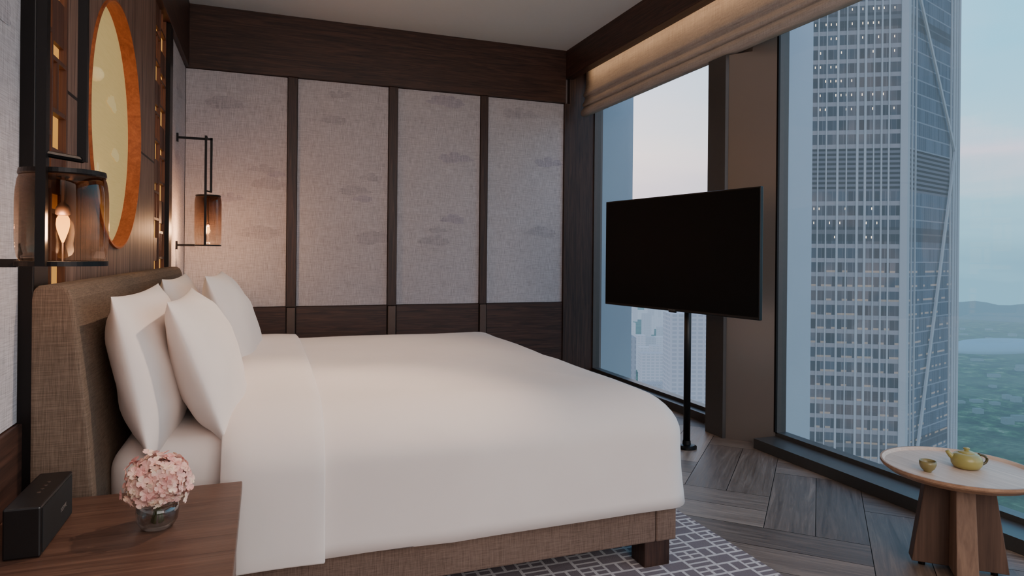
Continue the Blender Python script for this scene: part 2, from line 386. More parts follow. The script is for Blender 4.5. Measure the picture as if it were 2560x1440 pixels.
for (a,b) in ((.178,.256),(1.032,1.112),(1.889,1.961)):
    trim(a+.005,b-.005,YB-.038,YB+.03,0,ZW-.005,PLATE,'bronze strip between wainscot boards')
for (a,b) in panels:
    trim(a+.003,b-.003,YB-.022,YB+.03,0,ZW,DW,'dark wood wainscot board')
trim(2.80,XW+.02,YB-.03,YB+.03,0,ZC,DWZ,'dark wood pilaster beside the window')
trim(-.7,XL+.03,YN,YB-.05,ZP,ZC,DWY,'dark wood beam above headboard wall')
def lpanel(y0,y1,cl):
    V,F=merge([boxg(-.7,XL,y0,y1,ZW+.004,ZP-.002)]); mi=[0]*len(F)
    for j,(cy,cz,s_) in enumerate(cl):
        for e,(dx,dz,rx,rz) in enumerate(cloudshape(s_,j+50)):
            o=len(V); n=24
            for k in range(n):
                an=2*math.pi*k/n; V.append((XL+.0006+.0002*e,min(max(cy+dx+rx*math.cos(an),y0),y1),cz+dz+rz*math.sin(an)))
            F.append(tuple(range(o,o+n))); mi.append(1)
    ob=mk('wall_panel',V,F,[WALLP,CLOUDM],label='pale grey linen wall panel beside the headboard screen',cat='wall panel',group='fabric wall panels')
    for p,k in zip(ob.data.polygons,mi): p.material_index=k
lpanel(5.02,YB-.013,[(5.5,1.9,.16),(5.6,2.4,.18)])
lpanel(YN,2.11,[(1.9,1.8,.15),(1.75,2.2,.15)])
trim(-.7,XL+.012,YN,2.11,0,ZW,DWY,'dark wood wainscot beside the nightstand')
trim(-.7,XL+.012,5.02,YB-.022,0,ZW,DWY,'dark wood wainscot in the room corner')
trim(-.7,XL+.035,2.105,2.235,0,ZP,BLACKM,'black upright frame post of the headboard screen')
trim(-.7,XL+.025,4.86,5.0,0,ZP,BLACKM,'black upright frame post of the headboard screen')
def moon():
    cy,cz,r=3.36,1.745,.525; y0,y1,z0,z1=2.56,4.40,.30,ZP-.002
    xf,xb=XL,-.660
    angs=sorted(set([2*math.pi*i/96 for i in range(96)]+[math.atan2(zz-cz,yy-cy)%(2*math.pi) for yy in (y0,y1) for zz in (z0,z1)]))
    n=len(angs); inn=[];out=[]
    for a in angs:
        ca,sa=math.cos(a),math.sin(a)
        t=min([(y1-cy)/ca if ca>1e-6 else 9,(y0-cy)/ca if ca<-1e-6 else 9,(z1-cz)/sa if sa>1e-6 else 9,(z0-cz)/sa if sa<-1e-6 else 9])
        inn.append((cy+r*ca,cz+r*sa)); out.append((cy+t*ca,cz+t*sa))
    e=empty('headboard_wall_screen',(XL,cy,z0),'brown wood plank wall panel with round moon niche above bed','wall panel')
    V=[(xf,)+p for p in inn]+[(xf,)+p for p in out]+[(-.69,)+p for p in out]
    F=[]
    for i in range(n):
        j=(i+1)%n; F.append((i,j,n+j,n+i)); F.append((n+i,n+j,2*n+j,2*n+i))
    mk('plank_board',V,F,PLANK,e)
    V=[(xb+.002,cy+r*math.cos(a),cz+r*math.sin(a)) for a in angs]+[(xf+.010,cy+r*math.cos(a),cz+r*math.sin(a)) for a in angs]+[(xf+.010,cy+(r+.008)*math.cos(a),cz+(r+.008)*math.sin(a)) for a in angs]+[(xf-.01,cy+(r+.008)*math.cos(a),cz+(r+.008)*math.sin(a)) for a in angs]
    F=[(k*n+i,k*n+(i+1)%n,(k+1)*n+(i+1)%n,(k+1)*n+i) for k in range(3) for i in range(n)]
    mk('niche_rim',V,F,NICHE,e,smooth=False)
    V=[(xb+.004,)+(cy+(r+.005)*math.cos(a),cz+(r+.005)*math.sin(a)) for a in angs]; F=[tuple(range(n))]; mi=[0]
    for j,(dy,dz,s_) in enumerate(((.12,.12,.11),(.2,-.1,.10),(-.15,-.22,.11))):
        for q,(dx,dzz,rx,rz) in enumerate(cloudshape(s_,j+80)):
            o=len(V)
            for k in range(20):
                an=2*math.pi*k/20; V.append((xb+.006+.0002*q,cy+dy+dx+rx*math.cos(an),cz+dz+dzz+rz*math.sin(an)))
            F.append(tuple(range(o,o+20))); mi.append(1)
    ob=mk('moon_disc',V,F,[DISC,DISCC],e,label='pale yellow silk disc with faint clouds')
    for p,k in zip(ob.data.polygons,mi): p.material_index=k
    v,f=lathe([(.0005,-.03),(.018,-.024),(.028,-.01),(.03,0),(.028,.01),(.018,.024),(.0005,.03)],20,xb+.035,cy-.33,cz+.15)
    mk('pearl_knob',v,f,DISCC,e,smooth=True)
moon()
def lattice(y0,y1,lab):
    e=empty('lattice_screen',(XL-.05,(y0+y1)/2,.3),lab,'screen',group='backlit lattice screens')
    box('backlight_panel',-.69,XL-.022,y0,y1,.3,ZP-.003,LATB,e,label='warm glowing backlit panel')
    P=[]; w=.014; x0,x1=XL-.021,XL+.001; wd=y1-y0
    ys=[y0,y0+wd*.45,y1-w]
    for y in ys: P.append(boxg(x0,x1,y,y+w,.3,ZP-.003))
    z=.45; k=0
    while z<ZP-.1:
        a=k%2
        P.append(boxg(x0+.001,x1-.001,ys[a]+w,ys[a+1],z,z+w))
        P.append(boxg(x0+.001,x1-.001,ys[a]+w,ys[a+1],z+.16,z+.16+w))
        P.append(boxg(x0+.001,x1-.008,ys[1-a]+w,ys[2-a],z-.01,z+.13))
        P.append(boxg(x0+.001,x1-.001,ys[a]+wd*.2,ys[a]+wd*.2+w,z+w,z+.16))
        z+=.235; k+=1
    v,f=merge(P); mk('lattice_frame',v,f,LATW,e,label='interlocking reddish wood lattice bars')
lattice(2.24,2.555,'reddish wood lattice screen with warm backlight near the nightstand')
lattice(4.405,4.855,'reddish wood lattice screen with warm backlight near the room corner')
# ---------------------------------------------------------------- window wall
trim(2.75,2.84,YN,YB-.03,2.93,ZC,DWY,'dark wood pelmet beam above the window blind')
trim(2.84,XW+.1,YN,YB-.03,ZC-.02,ZC,PLAS,'ceiling slot above the blind')
def frame(y0,y1,xin,n):
    V,F=merge([boxg(xin,XW+.04,y0,y1,0,.062),boxg(XW-.03,XW+.04,y0,y1,.062,.088),boxg(XW-.03,XW+.04,y0,y1,2.95,ZC-.02),boxg(XW-.03,XW+.04,y0,y0+.015,.08,2.97),boxg(XW-.03,XW+.04,y1-.015,y1,.08,2.97),boxg(XW,XW+.008,y0+.01,y1-.01,.08,2.97)])
    ob=mk('window_%d'%n,V,F,[FRAME,WG],label='floor to ceiling window with dark bronze sill frame',cat='window',kind='structure')
    for p in ob.data.polygons[-6:]: p.material_index=1
frame(3.86,YB-.03,3.0,1)
frame(-.4,3.42,2.9,2)
frame(YN,-.4,2.9,3)
tn[0]+=1
V,F=merge([boxg(2.86,2.965,3.675,3.86,0,2.543),boxg(2.965,XW+.03,3.675,3.86,0,ZC-.02)])
mk('trim_%d'%tn[0],V,F,FRAME,label='dark bronze window post',cat='trim',kind='structure')
tn[0]+=1
def pz(pts,z0,z1):
    n=len(pts); V=[(p[0],p[1],z0) for p in pts]+[(p[0],p[1],z1) for p in pts]
    return V,[(i,(i+1)%n,n+(i+1)%n,n+i) for i in range(n)]+[tuple(range(n)),tuple(range(n,2*n))]
V,F=merge([pz([(2.885,3.674),(3.055,3.42),(3.12,3.42),(3.12,3.674)],0,2.543),pz([(2.97,3.674),(2.97,3.547),(3.055,3.42),(3.12,3.42),(3.12,3.674)],2.543,ZC-.02)])
mk('trim_%d'%tn[0],V,F,FRAMEL,label='brown grey metal panel cladding beside the window post',cat='trim',kind='structure')
trim(3.056,3.07,3.405,3.42,.09,ZC-.02,BLACKM,'thin black edge bead of the window frame',0)
def blind():
    prof=[(2.935,3.17),(2.932,2.86),(2.922,2.81),(2.905,2.765),(2.908,2.75),(2.925,2.742),(2.918,2.71),(2.897,2.67),(2.897,2.655),(2.918,2.648),(2.90,2.63),(2.880,2.60),(2.878,2.576),(2.893,2.560),(2.93,2.556),(2.95,2.575)]
    pts=[]
    for i in range(len(prof)-1):
        for t in (0,.33,.66): pts.append((prof[i][0]*(1-t)+prof[i+1][0]*t,prof[i][1]*(1-t)+prof[i+1][1]*t))
    pts.append(prof[-1]); ny=40; V=[];F=[]
    for j in range(ny+1):
        y=YN+.02+(5.86-YN)*j/ny
        for k,(x,z) in enumerate(pts):
            w=.0025*math.sin(y*3.1+k*.1)*(k/len(pts)); V.append((x+w,y,z+abs(w)*.5))
    m=len(pts)
    for j in range(ny):
        for k in range(m-1): F.append((j*m+k,j*m+k+1,(j+1)*m+k+1,(j+1)*m+k))
    ob=mk('roman_blind',V,F,BLINDM,smooth=True,label='beige grey fabric roman blind gathered above the window',cat='blind')
    s=ob.modifiers.new('thick','SOLIDIFY'); s.thickness=.003
blind()
box('cove_light_strip',2.842,2.852,YN+.1,5.8,2.96,2.975,LED,label='warm linear cove light behind the wood beam',cat='light')

box('facade_fin',XW+.08,3.62,6.15,6.35,-6,9,FIN,label='pale painted facade fin outside the window',cat='facade fin',group='facade fins')
box('facade_fin',XW+.08,3.84,3.92,4.15,-6,9,FIN,label='pale painted facade fin outside the window',cat='facade fin',group='facade fins')

# ---------------------------------------------------------------- exterior city
def prism(name,pts,z0,z1,mat,parent=None,**kw):
    n=len(pts); V=[(p[0],p[1],z0) for p in pts]+[(p[0],p[1],z1) for p in pts]
    F=[(i,(i+1)%n,n+(i+1)%n,n+i) for i in range(n)]+[tuple(range(n)),tuple(range(n,2*n))]
    me_ob=mk(name,V,F,mat,parent,**kw); me=me_ob.data
    off=me_ob.location if parent is None else Vector(parent['_o'])
    uvl=me.uv_layers.new(name='UVMap'); dist=[0]
    for i in range(n): dist.append(dist[-1]+math.dist(pts[i],pts[(i+1)%n]))
    for p in me.polygons:
        idx=[me.loops[li].vertex_index%n for li in p.loop_indices]
        for li in p.loop_indices:
            vi=me.loops[li].vertex_index; co=me.vertices[vi].co+off; k=vi%n
            u=dist[k]
            if k==0 and (n-1) in idx: u=dist[n]
            uvl.data[li].uv=(u,co.z)
    return me_ob
A=(146.5,159.8);B=(175,143.2);C_=(214.5,156.0);D=(A[0]+C_[0]-B[0],A[1]+C_[1]-B[1])
tw=empty('skyscraper',(182,155,-220),'tall glass skyscraper with pale vertical fins and diagonal braces','building')
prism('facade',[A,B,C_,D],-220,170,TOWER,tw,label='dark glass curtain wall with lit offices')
def along(P,Q,t,out=.5):
    d=Vector((Q[0]-P[0],Q[1]-P[1])); n=Vector((d.y,-d.x)).normalized()
    return Vector((P[0],P[1]))+d*t+n*out
def vfin(P,Q,t,w,dp=.35):
    a=along(P,Q,t,0); d=(Vector(Q)-Vector(P)).normalized(); n=Vector((d.y,-d.x))
    q=[a-d*w/2,a+d*w/2,a+d*w/2+n*dp,a-d*w/2+n*dp]; q=[(p.x,p.y) for p in q]
    V=[(p[0],p[1],-220) for p in q]+[(p[0],p[1],170) for p in q]
    mk('fin',V,[(0,1,5,4),(1,2,6,5),(2,3,7,6),(3,0,4,7),(0,1,2,3),(4,5,6,7)],TFIN,tw)
for t,w in ((.13,.9),(.20,.3),(.27,.3),(.34,.3),(.435,.55),(.51,.3),(.60,.6),(.665,.6),(.735,.3),(.80,.4),(.86,.4),(.985,1.9)): vfin(A,B,t,w)
for t,w in ((.03,2.2),(.10,.6),(.16,.5),(.82,.8),(.88,1.4),(.93,1.2),(.985,1.6)): vfin(B,C_,t,w)
def brace(t0,z0,t1,z1):
    a=along(B,C_,t0,.6); b=along(B,C_,t1,.6); d=(Vector(C_)-Vector(B)).normalized(); w=.65
    V=[];
    for p,z in ((a,z0),(b,z1)):
        for s_ in (-w,w):
            for o in (0,.5):
                q=p+d*s_+Vector((d.y,-d.x))*o; V.append((q.x,q.y,z))
    mk('diagonal_brace',V,[(0,1,3,2),(4,6,7,5),(0,4,5,1),(2,3,7,6),(0,2,6,4),(1,5,7,3)],TFIN,tw)
brace(.12,82,.86,36); brace(.86,36,.2,-55); brace(.2,-55,.86,-140); brace(.12,82,.86,150)
F_=Vector((.3473,.9378)); R_=Vector((.9378,-.3473))
placed=[]
sp0=F_*1500+R_*(.725*1500); placed.append((sp0,210))
def cityblock(u,d,w,dep,ztop,mat,lab):
    p=F_*d+R_*(u*d); ctr=p+F_*dep/2; rad=math.hypot(w,dep)/2
    if ctr.length>2450 or any((ctr-q).length<rad+r2+4 for q,r2 in placed): return
    placed.append((ctr,rad))
    a=p-R_*w/2; b=p+R_*w/2
    pts=[tuple(a),tuple(b),tuple(b+F_*dep),tuple(a+F_*dep)]
    prism('city_building',pts,-200,ztop,mat,label=lab,cat='building',group='distant city buildings')
cityblock(.265,620,34,30,-52,CITYA,'pale high-rise office block in haze')
cityblock(.178,520,9,20,-62,CITYB,'slim grey tower block in haze')
R=random.Random(3)
for i in range(150):
    u=R.uniform(.16,.34); d=R.uniform(800,2300); cityblock(u,d,R.uniform(12,34),20,-200+R.uniform(15,90)*(.5+d/3000),CITYA if i%3 else CITYB,'small hazy city building')
for i in range(50):
    u=R.uniform(.67,.80); d=R.uniform(800,2300); w_=R.uniform(8,22); cityblock(u,d,w_,8,-200+R.uniform(3,8),CITYC,'low building among park trees')
nn=64; V=[(3000*math.cos(2*math.pi*i/nn),3000*math.sin(2*math.pi*i/nn),-200) for i in range(nn)]
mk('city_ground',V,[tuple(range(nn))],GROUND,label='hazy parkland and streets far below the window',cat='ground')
V=[];F=[]; m=120
for i in range(m+1):
    a=math.radians(5+80*i/m); h=60+55*noise.noise(Vector((i*.06,0,0)))+25*noise.noise(Vector((i*.3,3,0)))
    h=max(8,h*(.8 if i/m<.5 else 1.0))
    for rr,z in ((2700,-199),(2950,-199+h),(3300,-199)): V.append((rr*math.sin(a),rr*math.cos(a),z))
for i in range(m):
    for k in range(2): F.append((i*3+k,i*3+k+1,i*3+k+4,i*3+k+3))
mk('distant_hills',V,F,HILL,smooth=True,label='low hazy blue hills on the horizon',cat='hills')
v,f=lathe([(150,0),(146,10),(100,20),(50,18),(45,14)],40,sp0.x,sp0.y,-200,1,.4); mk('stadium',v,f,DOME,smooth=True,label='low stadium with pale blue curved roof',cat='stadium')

# ---------------------------------------------------------------- world
w=bpy.data.worlds.new('World'); S.world=w; w.use_nodes=True; nt=w.node_tree; nt.nodes.clear()
tc=N(nt,'ShaderNodeTexCoord'); s=N(nt,'ShaderNodeSeparateXYZ'); L(nt,tc.outputs['Generated'],s.inputs[0])
az=N(nt,'ShaderNodeMapRange'); az.inputs[1].default_value=.50; az.inputs[2].default_value=.80; L(nt,s.outputs[0],az.inputs[0])
mp=N(nt,'ShaderNodeMapping'); mp.inputs['Scale'].default_value=(1.5,1.5,9); L(nt,tc.outputs['Generated'],mp.inputs[0])
cn=noi(nt,mp.outputs[0],1.6,4,.5,.4)
el=M(nt,'ADD',s.outputs[2],M(nt,'MULTIPLY',M(nt,'SUBTRACT',cn,.5),.16))
pink=ramp(nt,el,[(0.0,c(182,174,192)),(.07,c(222,198,203)),(.14,c(242,218,214)),(.24,c(212,208,220)),(.5,c(150,176,212))])
blue=ramp(nt,el,[(0.0,c(104,142,160)),(.06,c(130,170,186)),(.115,c(192,186,200)),(.15,c(146,184,202)),(.32,c(100,174,204)),(.6,c(80,148,200))])
colr=mix(nt,az.outputs[0],pink,blue)
bg=N(nt,'ShaderNodeBackground'); bg.inputs[1].default_value=2.65; L(nt,colr,bg.inputs[0]); L(nt,bg.outputs[0],N(nt,'ShaderNodeOutputWorld').inputs[0])

# ---------------------------------------------------------------- rug
box('rug',0,1.83,1.2,5.2,0.0005,.012,RUG,label='grey lilac wool rug with pale geometric lattice pattern',cat='rug')
# ---------------------------------------------------------------- bed
bed=empty('bed',(.5,3.3,0),'upholstered brown fabric bed with tall headboard and wooden legs','bed')
HX=-.41; Y0,Y1,X1=2.2,4.4,1.5
zr0,zr1=.112,.345
box('side_rail',HX,X1-.09,Y0,Y0+.05,zr0,zr1,RAILF,bed,bevel=.006)
box('side_rail',HX,X1-.09,Y1-.05,Y1,zr0,zr1,RAILF,bed,bevel=.006)
box('foot_rail',X1-.088,X1,Y0-.002,Y1+.002,zr0,zr1,RAILF,bed,bevel=.006)
box('slat_base',HX+.01,X1-.09,Y0+.055,Y1-.055,.2,.335,BOXM,bed)
for x,y,z in ((X1-.13,Y0+.012,.0125),(X1-.13,Y1-.112,.0125),(HX+.1,Y0+.012,.0005),(HX+.1,Y1-.112,.0005)):
    box('leg',x,x+.11,y,y+.1,z,zr0,DWZ,bed,bevel=.003)
hy0,hy1=2.10,4.66
secs=[(XL+.03,-.405,.05),(XL+.03,-.41,.3),(XL+.03,-.448,.75),(XL+.03,-.482,1.07),(XL+.034,-.492,1.095),(XL+.045,-.507,1.108)]
prof=[(a,z) for a,b,z in secs]+[(b,z) for a,b,z in reversed(secs)]
V=[(x,hy0,z) for x,z in prof]+[(x,hy1,z) for x,z in prof]; k=len(prof)
F=[tuple(range(k)),tuple(range(k,2*k))]+[(i,(i+1)%k,k+(i+1)%k,k+i) for i in range(k)]
mk('headboard',V,F,HBF,bed,bevel=.012,label='tall sloped headboard in brown woven fabric')

def rrect(x0,x1,y0,y1,cr,ns=10,nc=8):
    pts=[]
    cs=[(x1-cr,y1-cr,0),(x0+cr,y1-cr,90),(x0+cr,y0+cr,180),(x1-cr,y0+cr,270)]
    for q,(cx,cy,a0) in enumerate(cs):
        for i in range(nc+1):
            a=math.radians(a0+90*i/nc); pts.append((cx+cr*math.cos(a),cy+cr*math.sin(a)))
        nx=cs[(q+1)%4]; an=math.radians(nx[2]); p1=(nx[0]+cr*math.cos(an),nx[1]+cr*math.sin(an)); p0=pts[-1]
        for i in range(1,ns): pts.append((p0[0]+(p1[0]-p0[0])*i/ns,p0[1]+(p1[1]-p0[1])*i/ns))
    return pts
def dome(name,x0,x1,y0,y1,zb,zt,rh,rv,cr,flare,crown,mat,headk=1.0,parent=None,wr=0,**kw):
    loops=[]
    nd=6
    for i in range(nd):
        t=i/nd; loops.append((-flare*(1-t)**2,zb+(zt-rv-zb)*t))
    for i in range(11):
        a=math.pi/2*i/10; loops.append((rh*(1-math.cos(a)),zt-rv+rv*math.sin(a)))
    half=min(x1-x0,y1-y0)/2
    for i in range(1,9):
        o=rh+(half*.97-rh)*i/8; t=i/8; loops.append((o,zt+crown*(1-(1-t)**2)))
    V=[];F=[]; m=None
    for o,z in loops:
        c_r=max(cr-o*.8,.02)
        xa=x0+o*headk; xb_=x1-o
        pts=rrect(xa,xb_,y0+o,y1-o,min(c_r,(y1-y0)/2-o-.001,.3) if (y1-y0)/2-o>.03 else .005)
        m=len(pts)
        for p in pts:
            d=wr*noise.noise(Vector((p[0]*3,p[1]*3,z*5))); dd=wr*.8*noise.noise(Vector((p[0]*7+9,p[1]*7,z*2)))
            V.append((p[0]+d*.5,p[1]+dd*(.7 if o<0.02 else .1),z+d))
    for k in range(len(loops)-1):
        for i in range(m):
            j=(i+1)%m; F.append((k*m+i,k*m+j,(k+1)*m+j,(k+1)*m+i))
    F.append(tuple(range((len(loops)-1)*m,len(loops)*m))); F.append(tuple(range(m)))
    return mk(name,V,F,mat,parent,smooth=True,**kw),loops
dome('mattress',-.43,1.46,2.235,4.365,.347,.625,.09,.09,.1,0,.01,SHEET,label='mattress with white fitted sheet',cat='mattress')
DY0,DY1,DX0,DX1=2.165,4.435,-.08,1.545
duv,dl=dome('duvet',DX0,DX1,DY0,DY1,.25,.695,.27,.18,.11,.018,.024,SHEET,headk=.12,wr=.008,label='smooth white duvet draped over the bed foot and sides',cat='duvet')
pr=[(DY0+o-.012 if o<.28 else DY0+o,z+(.012 if i>8 else 0)) for i,(o,z) in enumerate(dl)]
pr=pr+[(DY0+DY1-y,z) for y,z in reversed(pr)]
V=[];F=[];nx=8
for i in range(nx+1):
    x=-.115+.30*i/nx
    lift=.006*math.sin(math.pi*i/nx)-(.014 if i in (0,) else 0)
    for y,z in pr: V.append((x,y+(-lift if y<3.3 else lift)*(z<.6),z+lift-(.006 if z<.3 else 0)))
m=len(pr)
for i in range(nx):
    for k in range(m-1): F.append((i*m+k,i*m+k+1,(i+1)*m+k+1,(i+1)*m+k))
fo=mk('duvet_fold',V,F,SHEET,smooth=True,label='turned down white top sheet across the duvet',cat='bed sheet')
so=fo.modifiers.new('t','SOLIDIFY'); so.thickness=.018; so.offset=0
bv=fo.modifiers.new('b','BEVEL'); bv.width=.006; bv.segments=2; bv.limit_method='ANGLE'
def pillow(loc,tilt,yaw,w,h,t,seed,lab):
    n=34; V=[];F=[]; idx={}
    for side in (1,-1):
        for i in range(n+1):
            for j in range(n+1):
                u=math.sin((-1+2*i/n)*math.pi/2); v=math.sin((-1+2*j/n)*math.pi/2)
                if side==-1 and (i in (0,n) or j in (0,n)): idx[(side,i,j)]=idx[(1,i,j)]; continue
                th=t/2*(max(0,(1-abs(u)**2.6)*(1-abs(v)**2.3)))**.60
                y=w/2*u*(1-.04*(1-v*v)); z=h/2*v*(1-.055*(1-u*u))
                ns=noise.noise(Vector((u*1.3+seed,v*1.3,side)))*.022+noise.noise(Vector((u*4+seed,v*3,side*2)))*.008
                edge=min(1,4*(1-abs(u))*1)*min(1,4*(1-abs(v)))
                z-=.02*(1-v)*(1-u*u)
                idx[(side,i,j)]=len(V); V.append((side*(th+ns*edge),y,z))
        for i in range(n):
            for j in range(n):
                F.append((idx[(side,i,j)],idx[(side,i+1,j)],idx[(side,i+1,j+1)],idx[(side,i,j+1)]))
    ob=mk('pillow',V,F,SHEET,local=True,smooth=True,label=lab,cat='pillow',group='white bed pillows')
    ob.location=loc; ob.rotation_euler=(0,tilt,yaw)
pillow((-.352,2.60,.838),math.radians(-12),0,.90,.48,.19,1,'plump white pillow leaning against the headboard')
pillow((-.347,3.56,.852),math.radians(-12),0,.90,.48,.19,2,'plump white pillow leaning against the headboard')
pillow((-.190,2.66,.828),math.radians(-21),math.radians(1),.90,.48,.20,3,'plump white pillow stacked upright in front')
pillow((-.145,3.60,.868),math.radians(-20),math.radians(-1),.90,.49,.20,4,'plump white pillow stacked upright in front')

# ---------------------------------------------------------------- nightstand
ns=empty('nightstand',(-.32,1.55,0),'walnut nightstand with flat top beside the bed','nightstand')
box('top',-.592,-.053,.95,2.085,.515,.54,WALN,ns,bevel=.003)
box('body',-.588,-.075,1.0,2.07,.08,.515,DWZ,ns)
box('drawer',-.075,-.066,1.02,2.05,.30,.505,WALN,ns,bevel=.002)
box('drawer',-.075,-.066,1.02,2.05,.10,.29,WALN,ns,bevel=.002)
box('plinth',-.57,-.1,1.03,2.04,.0005,.08,BLACKM,ns)
sp_=empty('bedside_speaker',(-.475,1.83,.5405),'black boxy bedside speaker radio on the nightstand','speaker')
box('body',-.515,-.445,1.70,1.955,.541,.650,BOXM,sp_,bevel=.004)
box('grille',-.4455,-.4435,1.71,1.945,.548,.643,plain('speaker_grille',c(14,12,12),.8),sp_)
for i in range(4):
    v,f=lathe([(.004,0),(.004,.0012)],12,-.475,1.80+.025*i,.650); mk('button',v,f,PLATE,sp_)
def text(s_,size,parent,loc,rot,mat):
    cu=bpy.data.curves.new('t','FONT'); cu.body=s_; cu.size=size; cu.align_x='CENTER'; cu.extrude=.0003
    o=bpy.data.objects.new('tmp',cu); COL.objects.link(o); bpy.context.view_layer.update()
    me=bpy.data.meshes.new_from_object(o.evaluated_get(bpy.context.evaluated_depsgraph_get())); bpy.data.objects.remove(o)
    me.materials.clear(); me.materials.append(mat)
    ob=bpy.data.objects.new('logo_text',me); COL.objects.link(ob); ob.parent=parent; ob.location=loc; ob.rotation_euler=rot; return ob
text('LOEWE.',.014,sp_,(.033,.035,.045),(math.pi/2,0,math.pi/2),WHITEP)
vx,vy,vz=-.234,1.80,.5405
vase=empty('vase',(vx,vy,vz),'small smoky glass vase on the nightstand','vase')
v,f=lathe([(.0005,0),(.030,0),(.036,.004),(.044,.018),(.047,.040),(.045,.060),(.042,.060),(.044,.040),(.041,.018),(.032,.010),(.0005,.009)],40,vx,vy,vz,cap=False); mk('glass_bowl',v,f,VG,vase,smooth=True)
hy=empty('hydrangea',(vx,vy,vz+.012),'pink and peach hydrangea blossom in a glass vase','flower')
for i in range(6):
    a=i*1.05; v,f=tube([(vx+.012*math.cos(a),vy+.012*math.sin(a),vz+.012),(vx+.004*math.cos(a+1),vy+.004*math.sin(a+1),vz+.05),(vx+.02*math.cos(a+1),vy+.02*math.sin(a+1),vz+.1)],.0035,8); mk('stem',v,f,STEM,hy,smooth=True)
R=random.Random(11); V=[];F=[]; cen=Vector((vx,vy,vz+.108)); nf=210
for i in range(nf):
    ph=math.acos(1-1.72*(i+.5)/nf); th=i*2.39996
    d=Vector((math.sin(ph)*math.cos(th),math.sin(ph)*math.sin(th),math.cos(ph)))
    lump=1+.18*noise.noise(d*2.6)
    rr=.066*lump*(R.uniform(.74,1.14)); base=cen+Vector((d.x*rr,d.y*rr,d.z*rr*.92))
    t1=d.orthogonal().normalized(); t1.rotate(Matrix.Rotation(R.uniform(0,6.28),3,d)); t2=d.cross(t1)
    dt=(d+Vector((R.uniform(-.5,.5),R.uniform(-.5,.5),R.uniform(-.5,.5)))).normalized()
    t1=(t1-dt*t1.dot(dt)).normalized(); t2=dt.cross(t1)
    for q in range(4):
        a=q*math.pi/2; e1=(t1*math.cos(a)+t2*math.sin(a)); e2=(t2*math.cos(a)-t1*math.sin(a)); s1=R.uniform(.0115,.015)
        cup=R.uniform(.1,.6); o=len(V)
        pts=[(0,0,0),(.45,.44,.12),(.85,.46,.05),(1.05,.0,.0),(.85,-.46,.05),(.45,-.44,.12)]
        for (pa,pb_,pc) in pts:
            V.append(tuple(base+e1*pa*s1+e2*pb_*s1+dt*(pc*s1*2+cup*.6*s1*pa*pa)))
        F+= [(o,o+1,o+2,o+3),(o,o+3,o+4,o+5)]
bl=mk('blossom',V,F,PETAL,hy); bl['kind']='stuff'; bl['label']='cluster of pink peach petals'
v,f=lathe([(.001,-.042),(.03,-.03),(.044,0),(.035,.03),(.001,.042)],20,vx,vy,vz+.105); mk('flower_core',v,f,PETAL,hy,smooth=True)
# ---------------------------------------------------------------- sconces
def sconce(loc,reach,gr,gh,zlow,zup,lab,en,bar,b,bx):
    e=empty('wall_sconce',loc,lab,'wall lamp',group='wall sconces')
    fy=-gr-b*.6
    for z in (zlow-.004,zup): 
        box('mount_plate',0,.012,-.02,.02,z-.03,z+.03,BLACKM,e,local=True)
    box('arm',.01,reach-gr*.95,-b,b,zlow-.004-b,zlow-.004+b,BLACKM,e,local=True)
    box('arm',.01,reach+bar+b,-b,b,zup-b,zup+b,BLACKM,e,local=True)
    box('upright_bar',reach-bx-b,reach-bx+b,fy-b,fy+b,zlow-.008,zup+.01,BLACKM,e,local=True)
    box('upright_bar',reach+bar-b,reach+bar+b,-b,b,zlow+gh+.03,zup+.01,BLACKM,e,local=True)
    box('cross_bar',reach-bx-b,reach-bx+b,fy,-b,zup-b,zup+b,BLACKM,e,local=True)
    v,f=tube([(reach-bx,fy,zlow+gh+.034),(reach+bar,0,zlow+gh+.034)],b*.8,8); mk('cross_bar',v,f,BLACKM,e,local=True)
    v,f=lathe([(gr*.88,0),(gr*1.0,0),(gr*1.0,.010),(gr*.88,.010)],48,reach,0,zlow-.009,cap=False); mk('ring',v,f,BLACKM,e,local=True)
    v,f=lathe([(.001,-.003),(gr*.95,-.003),(gr*.95,.0),(.001,0)],48,reach,0,zlow-.003,cap=False); mk('base_tray',v,f,SG,e,local=True)
    v,f=lathe([(.012,0),(gr*.93,0),(gr*.95,.003),(gr*.93,.012),(.012,.012)],48,reach,0,zlow+gh-.003,cap=False); mk('cap_ring',v,f,BLACKM,e,local=True)
    k=min(gh*.3,.055)
    prof=[(gr*.88,.001),(gr*.95,.010),(gr*.99,k*.6),(gr,k),(gr,gh-k),(gr*.985,gh-k*.6),(gr*.95,gh-.012),(gr*.90,gh-.001)]
    v,f=lathe(prof,56,reach,0,zlow,cap=False); mk('glass_shade',v,f,SG,e,local=True,smooth=True)
    zb=zlow+gh*.22
    v,f=lathe([(.002,0),(.005,.008),(.011,.026),(.013,.038),(.012,.050),(.009,.056)],8,reach,0,zb); mk('bulb',v,f,BULBG,e,local=True,smooth=False)
    v,f=lathe([(.002,.005),(.004,.02),(.003,.045),(.001,.05)],12,reach,0,zb+.002); mk('filament',v,f,BULB,e,local=True,smooth=True)
    v,f=lathe([(.008,0),(.014,.003),(.013,.016),(.010,.022),(.004,.028),(.004,gh*.78-.056)],24,reach,0,zb+.056,cap=False); mk('socket',v,f,PLATE,e,local=True,smooth=True)
    v,f=lathe([(.0018,0),(.0018,zb-zlow)],8,reach,0,zlow); mk('spindle',v,f,PLATE,e,local=True)
    li=bpy.data.lights.new('sconce_light','POINT'); li.energy=en; li.color=(1,.62,.36); li.shadow_soft_size=.03
    lo=bpy.data.objects.new('lamp_light',li); COL.objects.link(lo); lo.parent=e; lo.location=(reach,-.03,zb+.03)
